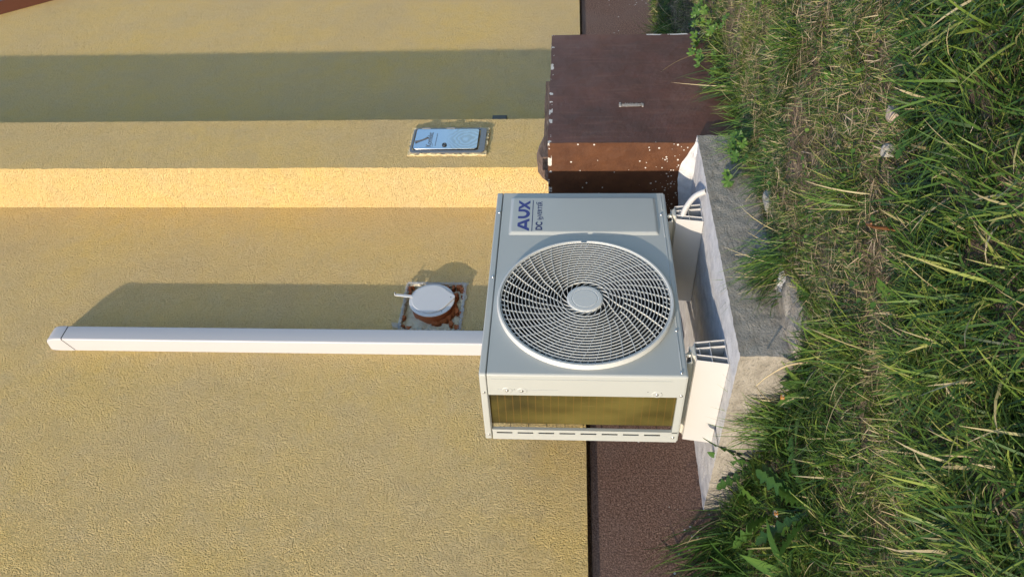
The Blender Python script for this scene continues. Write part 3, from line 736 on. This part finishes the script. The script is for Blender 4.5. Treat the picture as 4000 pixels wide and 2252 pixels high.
# ------------------------------------------------------------------ grass
def vnoise(x, y, f, seed):
    x = x*f+seed*13.7; y = y*f+seed*7.3
    xi = np.floor(x).astype(int); yi = np.floor(y).astype(int); fx = x-xi; fy = y-yi
    def h(a, b): 
        n = (a*374761393+b*668265263+seed*974711) & 0x7fffffff; n = ((n ^ (n >> 13))*1274126177) & 0x7fffffff; return (n & 0xffff)/65535
    sx = fx*fx*(3-2*fx); sy = fy*fy*(3-2*fy)
    return (h(xi, yi)*(1-sx)+h(xi+1, yi)*sx)*(1-sy)+(h(xi, yi+1)*(1-sx)+h(xi+1, yi+1)*sx)*sy
NS = 5
def blades(P, head, tilt, bend, length, width, hue):
    """curved tapering blades: P (n,3) roots, head azimuth, tilt from vertical at the root, extra bend to the tip"""
    n = len(P); t = np.linspace(0, 1, NS+1)
    dirx = np.cos(head); diry = np.sin(head); ang = tilt[:, None]+bend[:, None]*t[None]
    seg = (length/NS)[:, None]; dh = np.sin(ang[:, :-1])*seg; dv = np.cos(ang[:, :-1])*seg
    H = np.concatenate([np.zeros((n, 1)), np.cumsum(dh, 1)], 1); V = np.concatenate([np.zeros((n, 1)), np.cumsum(dv, 1)], 1)
    C = np.stack([P[:, 0, None]+dirx[:, None]*H, P[:, 1, None]+diry[:, None]*H, P[:, 2, None]+V], -1)
    tw = rng.uniform(-.9, .9, n)[:, None]*t[None]+rng.uniform(-.5, .5, n)[:, None]
    sx_ = np.stack([-diry[:, None]*np.cos(tw), dirx[:, None]*np.cos(tw), np.sin(tw)*.8], -1)
    wd_ = (width[:, None]*np.array([.7, 1, 1, .85, .55, .08])[None])[..., None]*.5
    V3 = np.stack([C-sx_*wd_, C+sx_*wd_], 2).reshape(n, -1, 3)
    k = np.arange(NS); q = np.stack([2*k, 2*k+1, 2*k+3, 2*k+2], -1)
    F = (q[None]+(np.arange(n)*(2*(NS+1)))[:, None, None]).reshape(-1, 4)
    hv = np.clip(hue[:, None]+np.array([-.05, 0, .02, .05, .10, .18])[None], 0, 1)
    return V3.reshape(-1, 3), F, np.repeat(hv, 2, 1).reshape(-1)
def build_blades(name, parts, mat, parent=None):
    Vs = []; Fs = []; Hs = []; b = 0
    for V, F, Hh in parts: Vs.append(V); Fs.append(F+b); Hs.append(Hh); b += len(V)
    V = np.concatenate(Vs); F = np.concatenate(Fs); Hh = np.concatenate(Hs)
    me = bpy.data.meshes.new(name); me.vertices.add(len(V)); me.vertices.foreach_set('co', V.ravel().astype(np.float32))
    me.loops.add(F.size); me.loops.foreach_set('vertex_index', F.ravel().astype(np.int32))
    me.polygons.add(len(F)); me.polygons.foreach_set('loop_start', (np.arange(len(F))*F.shape[1]).astype(np.int32))
    me.polygons.foreach_set('use_smooth', np.ones(len(F), bool))
    at = me.attributes.new('hue', 'FLOAT', 'POINT'); at.data.foreach_set('value', Hh.astype(np.float32))
    me.materials.append(mat); me.update(calc_edges=True)
    o = bpy.data.objects.new(name, me); COL.objects.link(o)
    if parent: o.parent = parent
    return o
def blocked(x, y):
    return ((x > -.025) & (x < .95) & (y > -.112)) | ((x > .918) & (x < 1.69) & (y > -.088)) | (y > .625) | ((x > -.01) & (x < .27) & (y > -.19) & (y < -.1) & (rng.random(len(x)) < .93))
def scatter(n, x0, x1, y0, y1):
    x = rng.uniform(x0, x1, n); y = rng.uniform(y0, y1, n); k = ~blocked(x, y); return x[k], y[k]
def lush(x, y):
    a = np.clip((-.90-(x+y))/.16, 0, 1)                        # the unmown strip
    bb = np.clip((.02-x)/.10, 0, 1)*np.clip((y+.45)/.3, 0, 1)     # left of the slab
    r_ = np.clip((x-2.1)/.5, 0, 1)*np.clip((y-.2)/.3, 0, 1)
    return np.clip(np.maximum(np.maximum(a, bb*.9), r_*.8)+(vnoise(x, y, 5, 3)-.5)*.55, 0, 1)
parts = []
def lawn(n, x0, x1, y0, y1, keep=1.0):
    x, y = scatter(n, x0, x1, y0, y1); L = lush(x, y); cl = vnoise(x, y, 16, 1)*.6+vnoise(x, y, 38, 2)*.4
    dens = np.where(L > .5, .30+.9*(cl-.3), .66+1.7*(cl-.44))*keep
    k = rng.random(len(x)) < dens; x, y, L, cl = x[k], y[k], L[k], cl[k]; n = len(x)
    z = hgt(x, y)-.004
    cell = vnoise(x, y, 9, 5)*6.283*2.2; head = cell+rng.normal(0, .8, n)
    length = (.018+.024*rng.random(n)**1.3)*(1-L)+(.042+.075*rng.random(n)**1.6)*L
    width = (.0010+.0009*rng.random(n))*(1-L)+(.0016+.0038*rng.random(n)**2.2)*L
    tilt = rng.uniform(.15, 1.15, n)+.2*L; bend = rng.uniform(.2, 1.5, n)
    hue = np.clip(.34+.34*(vnoise(x, y, 3, 8)-.5)+rng.normal(0, .21, n)+.10*(1-L)*(vnoise(x, y, 7, 9)), 0, 1)
    dry = rng.random(n) < (.025+.14*(1-L)); hue = np.where(dry, rng.uniform(.78, 1, n), hue)
    return blades(np.stack([x, y, z], -1), head, tilt, bend, length, width, hue)
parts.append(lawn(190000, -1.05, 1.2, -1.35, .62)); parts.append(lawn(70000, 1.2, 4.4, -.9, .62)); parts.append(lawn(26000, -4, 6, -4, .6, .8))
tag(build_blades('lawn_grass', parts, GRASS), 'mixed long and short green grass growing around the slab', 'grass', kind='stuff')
# straw lying on the soil
def straw(n, x0, x1, y0, y1):
    x, y = scatter(n, x0, x1, y0, y1); L = lush(x, y); c_ = vnoise(x, y, 6, 12)
    k = rng.random(len(x)) < np.clip((1-L)*(.25+1.2*(c_-.25))+.12, 0, 1); x, y = x[k], y[k]; n = len(x)
    z = hgt(x, y)+rng.uniform(.001, .014, n)
    return blades(np.stack([x, y, z], -1), rng.uniform(0, 6.283, n), rng.uniform(1.25, 1.7, n), rng.uniform(-.25, .4, n), rng.uniform(.015, .06, n), rng.uniform(.0008, .0022, n), rng.random(n))
tag(build_blades('dry_straw', [straw(38000, -1, 2.2, -1.3, .62), straw(12000, 2.2, 4.4, -.8, .62)], STRAW), 'dry straw and dead clippings lying on the bare soil', 'straw', kind='stuff')

# broad leaves ------------------------------------------------------------
def leaf(P, head, tilt, bend, L_, Wd, hue, kind='lance', ns=20):
    """one leaf as (verts, quads, hue); toothed outline for dandelions, lobed for cranesbill"""
    t = np.linspace(0, 1, ns+1); ang = tilt+bend*t
    dh = np.concatenate([[0], np.cumsum(np.sin(ang[:-1])*L_/ns)]); dv = np.concatenate([[0], np.cumsum(np.cos(ang[:-1])*L_/ns)])
    if kind == 'dandelion':
        w = Wd*(.10+.95*t**.9*(1-t**5))*(1+.0*t); saw = np.where((np.arange(ns+1) % 3) == 0, .30, np.where((np.arange(ns+1) % 3) == 1, 1.2, .75)); w = w*np.where(t > .86, 1, saw); w[-1] = .0004
    elif kind == 'round':
        w = Wd*np.sqrt(np.clip(1-(2*t-1)**2, 0.001, 1))
    else:
        w = Wd*.62*np.sin(np.clip(math.pi*t**.8, .10, math.pi-.03))
    c, s = math.cos(head), math.sin(head)
    C = np.stack([P[0]+c*dh, P[1]+s*dh, P[2]+dv], -1); side = np.array([-s, c, 0]); upv = np.stack([-c*np.cos(ang), -s*np.cos(ang), np.sin(ang)], -1)
    roll_ = rng.uniform(-.4, .4); fold = .30
    a = C+(side[None]*math.cos(roll_)+upv*math.sin(roll_)+upv*fold)*w[:, None]*.5
    b_ = C-(side[None]*math.cos(roll_)+upv*math.sin(roll_)-upv*fold)*w[:, None]*.5
    V = np.stack([a, C, b_], 1).reshape(-1, 3); F = []
    for i in range(ns):
        F += [(3*i, 3*i+1, 3*i+4, 3*i+3), (3*i+1, 3*i+2, 3*i+5, 3*i+4)]
    hv = np.tile(np.array([0, .14, 0]), ns+1)+hue
    return V, np.array(F), np.clip(hv, 0, 1)
def rosette(x, y, n, Lr, Wr, kind, label, name='dandelion_plant', cat='weed', hue=.45, tilt=(.7, 1.25), z=None, group=None, heads=None):
    parts = []; z = float(hgt(x, y)) if z is None else z
    for k in range(n):
        h = heads[k] if heads else 6.283*k/n+random.uniform(-.4, .4)
        parts.append(leaf((x+.008*math.cos(h), y+.008*math.sin(h), z), h, random.uniform(*tilt), random.uniform(.1, .7), random.uniform(*Lr), random.uniform(*Wr), hue+random.uniform(-.2, .2), kind))
    o = build_blades(name, parts, LEAF); return tag(o, label, cat, group)
GW = 'toothed dandelion rosettes in the lawn'
rosette(-.040, .34, 8, (.13, .20), (.040, .055), 'dandelion', 'dandelion with jagged leaves leaning over the left edge of the slab', tilt=(.15, .8), heads=[0.3, -.3, .9, 2.2, 3.4, -1.2, 1.6, .1])
rosette(-.335, .055, 9, (.12, .18), (.036, .052), 'dandelion', 'dandelion with dark blue green leaves in the middle of the left lawn', hue=.2)
rosette(-.44, .20, 8, (.12, .18), (.04, .055), 'lance', 'plant with broad smooth pointed leaves low in the left lawn corner', 'broadleaf_weed', hue=.4)
rosette(-.24, .24, 9, (.12, .18), (.034, .048), 'dandelion', 'bright dandelion rosette between the slab corner and the left lawn corner', hue=.6)
rosette(-.12, -.10, 8, (.09, .14), (.036, .05), 'lance', 'weed with wide pale leaves beside the slab front corner', 'broadleaf_weed', hue=.55, tilt=(.6, 1.2))
rosette(.03, -.26, 8, (.06, .10), (.016, .028), 'dandelion', 'small dandelion in front of the concrete spill', hue=.55)
rosette(-.16, -.86, 6, (.06, .09), (.022, .03), 'dandelion', 'dark toothed leaves beside the tan stone in the long grass', hue=.3)
rosette(-.37, -.62, 7, (.07, .11), (.02, .03), 'dandelion', 'dandelion rosette at the edge of the long grass strip', hue=.5)
rosette(-.30, .46, 7, (.12, .18), (.018, .028), 'lance', 'tall narrow leaved weed near the brown house base', 'broadleaf_weed', hue=.35, tilt=(.2, .8))
# cranesbill: round lobed leaves on thin stems, at the foot of the brown block
def cranesbill(x, y, n, label, hue=.75, spread=.09, hh=(.04, .11)):
    z = float(hgt(x, y)); t = thing('cranesbill_plant', label, 'weed', (x, y, z)); parts = []; st = MB()
    for k in range(n):
        h = random.uniform(0, 6.283); d = random.uniform(.02, spread); px, py_, pz = x+d*math.cos(h), min(y+d*math.sin(h), -.10 if x < 1.69 else 9), z+random.uniform(*hh)
        st.tube([(x, y, z), ((x+px)/2, (y+py_)/2, z+(pz-z)*.65), (px, py_, pz)], .0009, 5)
        R__ = random.uniform(.013, .024); h0 = random.uniform(0, 6.283)
        nx, ny_ = random.uniform(-.7, .1), random.uniform(-.9, -.2); N_ = Vector((nx, ny_, .8)).normalized(); U_ = N_.orthogonal().normalized(); W_ = N_.cross(U_)
        vs = [Vector((px, py_, pz))]; na = 35
        for q in range(na+1):
            a = .35+(6.283-.7)*q/na; lob = .70+.30*abs(math.cos(a*3.5/1.0))**.7; lob *= 1-.12*(q % 2)
            vs.append(Vector((px, py_, pz))+(U_*math.cos(a+h0)+W_*math.sin(a+h0))*R__*lob+N_*R__*.22*math.cos(a*7))
        V = np.array([tuple(v) for v in vs]); F = np.array([(0, q, q+1, q+1) for q in range(1, na+1)])[:, [0, 1, 2, 2]]
        parts.append((V, F[:, :3], np.full(len(V), np.clip(hue+random.uniform(-.25, .15), 0, 1))))
    o = build_blades('leaves', parts, LEAF, t); o.matrix_parent_inverse = Matrix.Translation(-t.location)
    st.build('stems', plain('green stem', (.10, .13, .04), .6), t)
cranesbill(1.60, -.15, 13, 'bright cranesbill with round lobed leaves at the right foot of the brown block')
cranesbill(1.40, -.16, 12, 'loose cranesbill with thin stems before the middle of the brown block', .65, .12, (.02, .12))
cranesbill(1.79, -.12, 9, 'cranesbill clump in the grass just past the right edge of the brown block', .5)
# clover and small leaves among the grass
parts = []
xx, yy = scatter(2600, -.95, 2.0, -1.2, .6); cn = vnoise(xx, yy, 4, 21); kk = rng.random(len(xx)) < np.clip((cn-.42)*3, 0, 1)
for x, y in zip(xx[kk], yy[kk]):
    z = float(hgt(x, y)); parts.append(leaf((x, y, z+random.uniform(.004, .03)), random.uniform(0, 6.28), random.uniform(.7, 1.5), random.uniform(0, .5), random.uniform(.007, .017), random.uniform(.006, .012), random.uniform(.1, .7), 'round', 6))
tag(build_blades('ground_cover', parts, LEAF), 'small round clover like leaves scattered through the grass', 'ground cover', kind='stuff')
# named tufts
def tuft(x, y, n, Lr, wr, label, lean=None, spread=.03, hue=.35, tilt=(.15, .9), bend=(.2, 1.1), group=None):
    spread = min(spread, .06)
    px = x+rng.normal(0, spread, n); py_ = y+rng.normal(0, spread, n)
    py_ = np.where((px > .9) & (px < 1.69) & (py_ > -.09), -.095, py_)
    px = np.where((px > -.03) & (px < .93) & (py_ > -.115), px*0-.04 if x < 0 else px, px); py_ = np.where((px > -.03) & (py_ > -.115) & (px < 1.69), -.118, py_)
    h = rng.uniform(0, 6.283, n) if lean is None else lean+rng.normal(0, .75, n)
    hu = np.clip(hue+rng.normal(0, .14, n), 0, 1); hu = np.where(rng.random(n) < .07, .92, hu)
    o = build_blades('grass_tuft', [blades(np.stack([px, py_, hgt(px, py_)-.003], -1), h, rng.uniform(*tilt, n), rng.uniform(*bend, n), rng.uniform(*Lr, n), rng.uniform(*wr, n), hu)], GRASS)
    return tag(o, label, 'grass tuft', group)
tuft(.24, -.18, 270, (.08, .19), (.0018, .0036), 'dense grass tuft arching over the front of the concrete slab', 1.6, .04, .38)
tuft(.56, -.20, 90, (.05, .12), (.0018, .003), 'short grass tuft before the right half of the slab', 1.4, .035, .3)
tuft(.80, -.17, 190, (.06, .16), (.0018, .0036), 'leafy grass tuft covering the right end of the slab front', 1.3, .06, .42)
cranesbill(.70, -.19, 14, 'low leafy weed before the right third of the slab front', .55, .09, (.02, .10))
tuft(-.06, .10, 190, (.09, .20), (.0018, .0034), 'grass tuft leaning against the sunlit left side of the slab', .5, .035, .40, tilt=(.1, .8))
tuft(-.14, .58, 170, (.16, .30), (.0025, .0048), 'tall dark grass tuft leaning on the brown house base', 2.6, .055, .22, tilt=(.05, .8))
tuft(-.30, .57, 150, (.16, .28), (.0025, .0048), 'tall grass tuft at the house base nearest the frame corner', 1.9, .06, .25, tilt=(.05, .8))
tuft(1.20, -.115, 46, (.12, .24), (.002, .0036), 'long blades of grass rising before the left half of the brown block', 1.2, .03, .42, tilt=(.1, .7), bend=(.1, .7))
tuft(1.05, -.13, 150, (.05, .12), (.0016, .003), 'soft grass tuft at the left corner of the brown block', None, .05, .45)
tuft(1.33, -.13, 150, (.05, .12), (.0016, .003), 'soft grass tuft at the foot of the brown block under the wiry stem', None, .055, .40)
tuft(1.56, -.13, 150, (.05, .13), (.0016, .003), 'soft grass tuft among the cranesbill at the right of the brown block', None, .055, .45)
tuft(2.55, .42, 170, (.12, .26), (.0022, .0042), 'straw streaked grass tuft against the far brown house base', None, .12, .55)
tuft(-.02, -.62, 110, (.07, .14), (.0018, .003), 'spiky grass tuft on the bare ground before the long grass', None, .03, .42)
tuft(.55, -.62, 110, (.06, .12), (.0018, .003), 'spiky grass tuft among the straw, nearer the brown block', None, .03, .38)
tuft(-.26, -.42, 120, (.08, .16), (.002, .0034), 'bright grass tuft in front of the slab corner', None, .035, .5)
# stalks and flower heads
def stalk(pts, r, mat, label, name='dry_stalk'):
    m = MB(); P_ = catmull([Vector(p) for p in pts], 5); m.tube(P_, [r*(1-.5*i/len(P_)) for i in range(len(P_))], 6); return tag(m.build(name, mat, sharp=180), label, 'stalk')
stalk([(-.24, -.70, -.25), (-.27, -.73, -.20), (-.315, -.775, -.165), (-.37, -.82, -.145)], .0036, plain('rust brown stalk', (.16, .07, .03), .6, var=.3), 'rust brown bent stalk arching over the bare soil')
stalk([(-.08, -.16, -.25), (-.095, -.165, -.20), (-.115, -.15, -.155), (-.135, -.135, -.125)], .0030, plain('pale straw stalk', (.45, .36, .22), .6, var=.3), 'pale dead stalk leaning before the slab corner')
stalk([(1.44, -.13, -.26), (1.40, -.14, -.16), (1.33, -.15, -.08), (1.262, -.15, -.02)], .0011, plain('thin brown stem', (.28, .2, .1), .6), 'thin wiry stem leaning left across the brown block')
HEADW = plain('white seed fluff', (.42, .41, .37), .9, var=.1); HEADO = plain('orange flower centre', (.30, .13, .02), .7, var=.25, vs=300)
def head(x, y, z, label, r=.006):
    t = thing('withered_flower', label, 'flower', (x, y, z)); m = MB()
    for k in range(26):
        a = random.uniform(0, 6.283); e = random.uniform(-.2, 1.3); d = Vector((math.cos(a)*math.cos(e), math.sin(a)*math.cos(e), math.sin(e)))
        q = Vector((x, y, z)); s_ = d.orthogonal().normalized()*.0016
        m.add([q+d*.002-s_*.5, q+d*.002+s_*.5, q+d*r+s_, q+d*r-s_], [(0, 1, 2, 3)])
    m.build('petals', HEADW, t)
    m = MB(); m.roughbox(x-.004, x+.004, y-.004, y+.004, z-.003, z+.005, .003, .0015, 200, 3); m.build('flower_centre', HEADO, t, sharp=180)
    m = MB(); m.tube([(x+.004, y+.003, float(hgt(x, y))), (x+.002, y, (z+float(hgt(x, y)))/2), (x, y, z-.002)], .0012, 6); m.build('flower_stem', plain('flower stem', (.10, .14, .04), .6), t)
head(-.16, -.13, -.185, 'white and orange withered flower beside the slab corner weed')
head(-.31, .12, -.19, 'orange withered flower among the left lawn dandelions', .009)
for o in SC.objects:
    if '_local' in o: del o['_local']
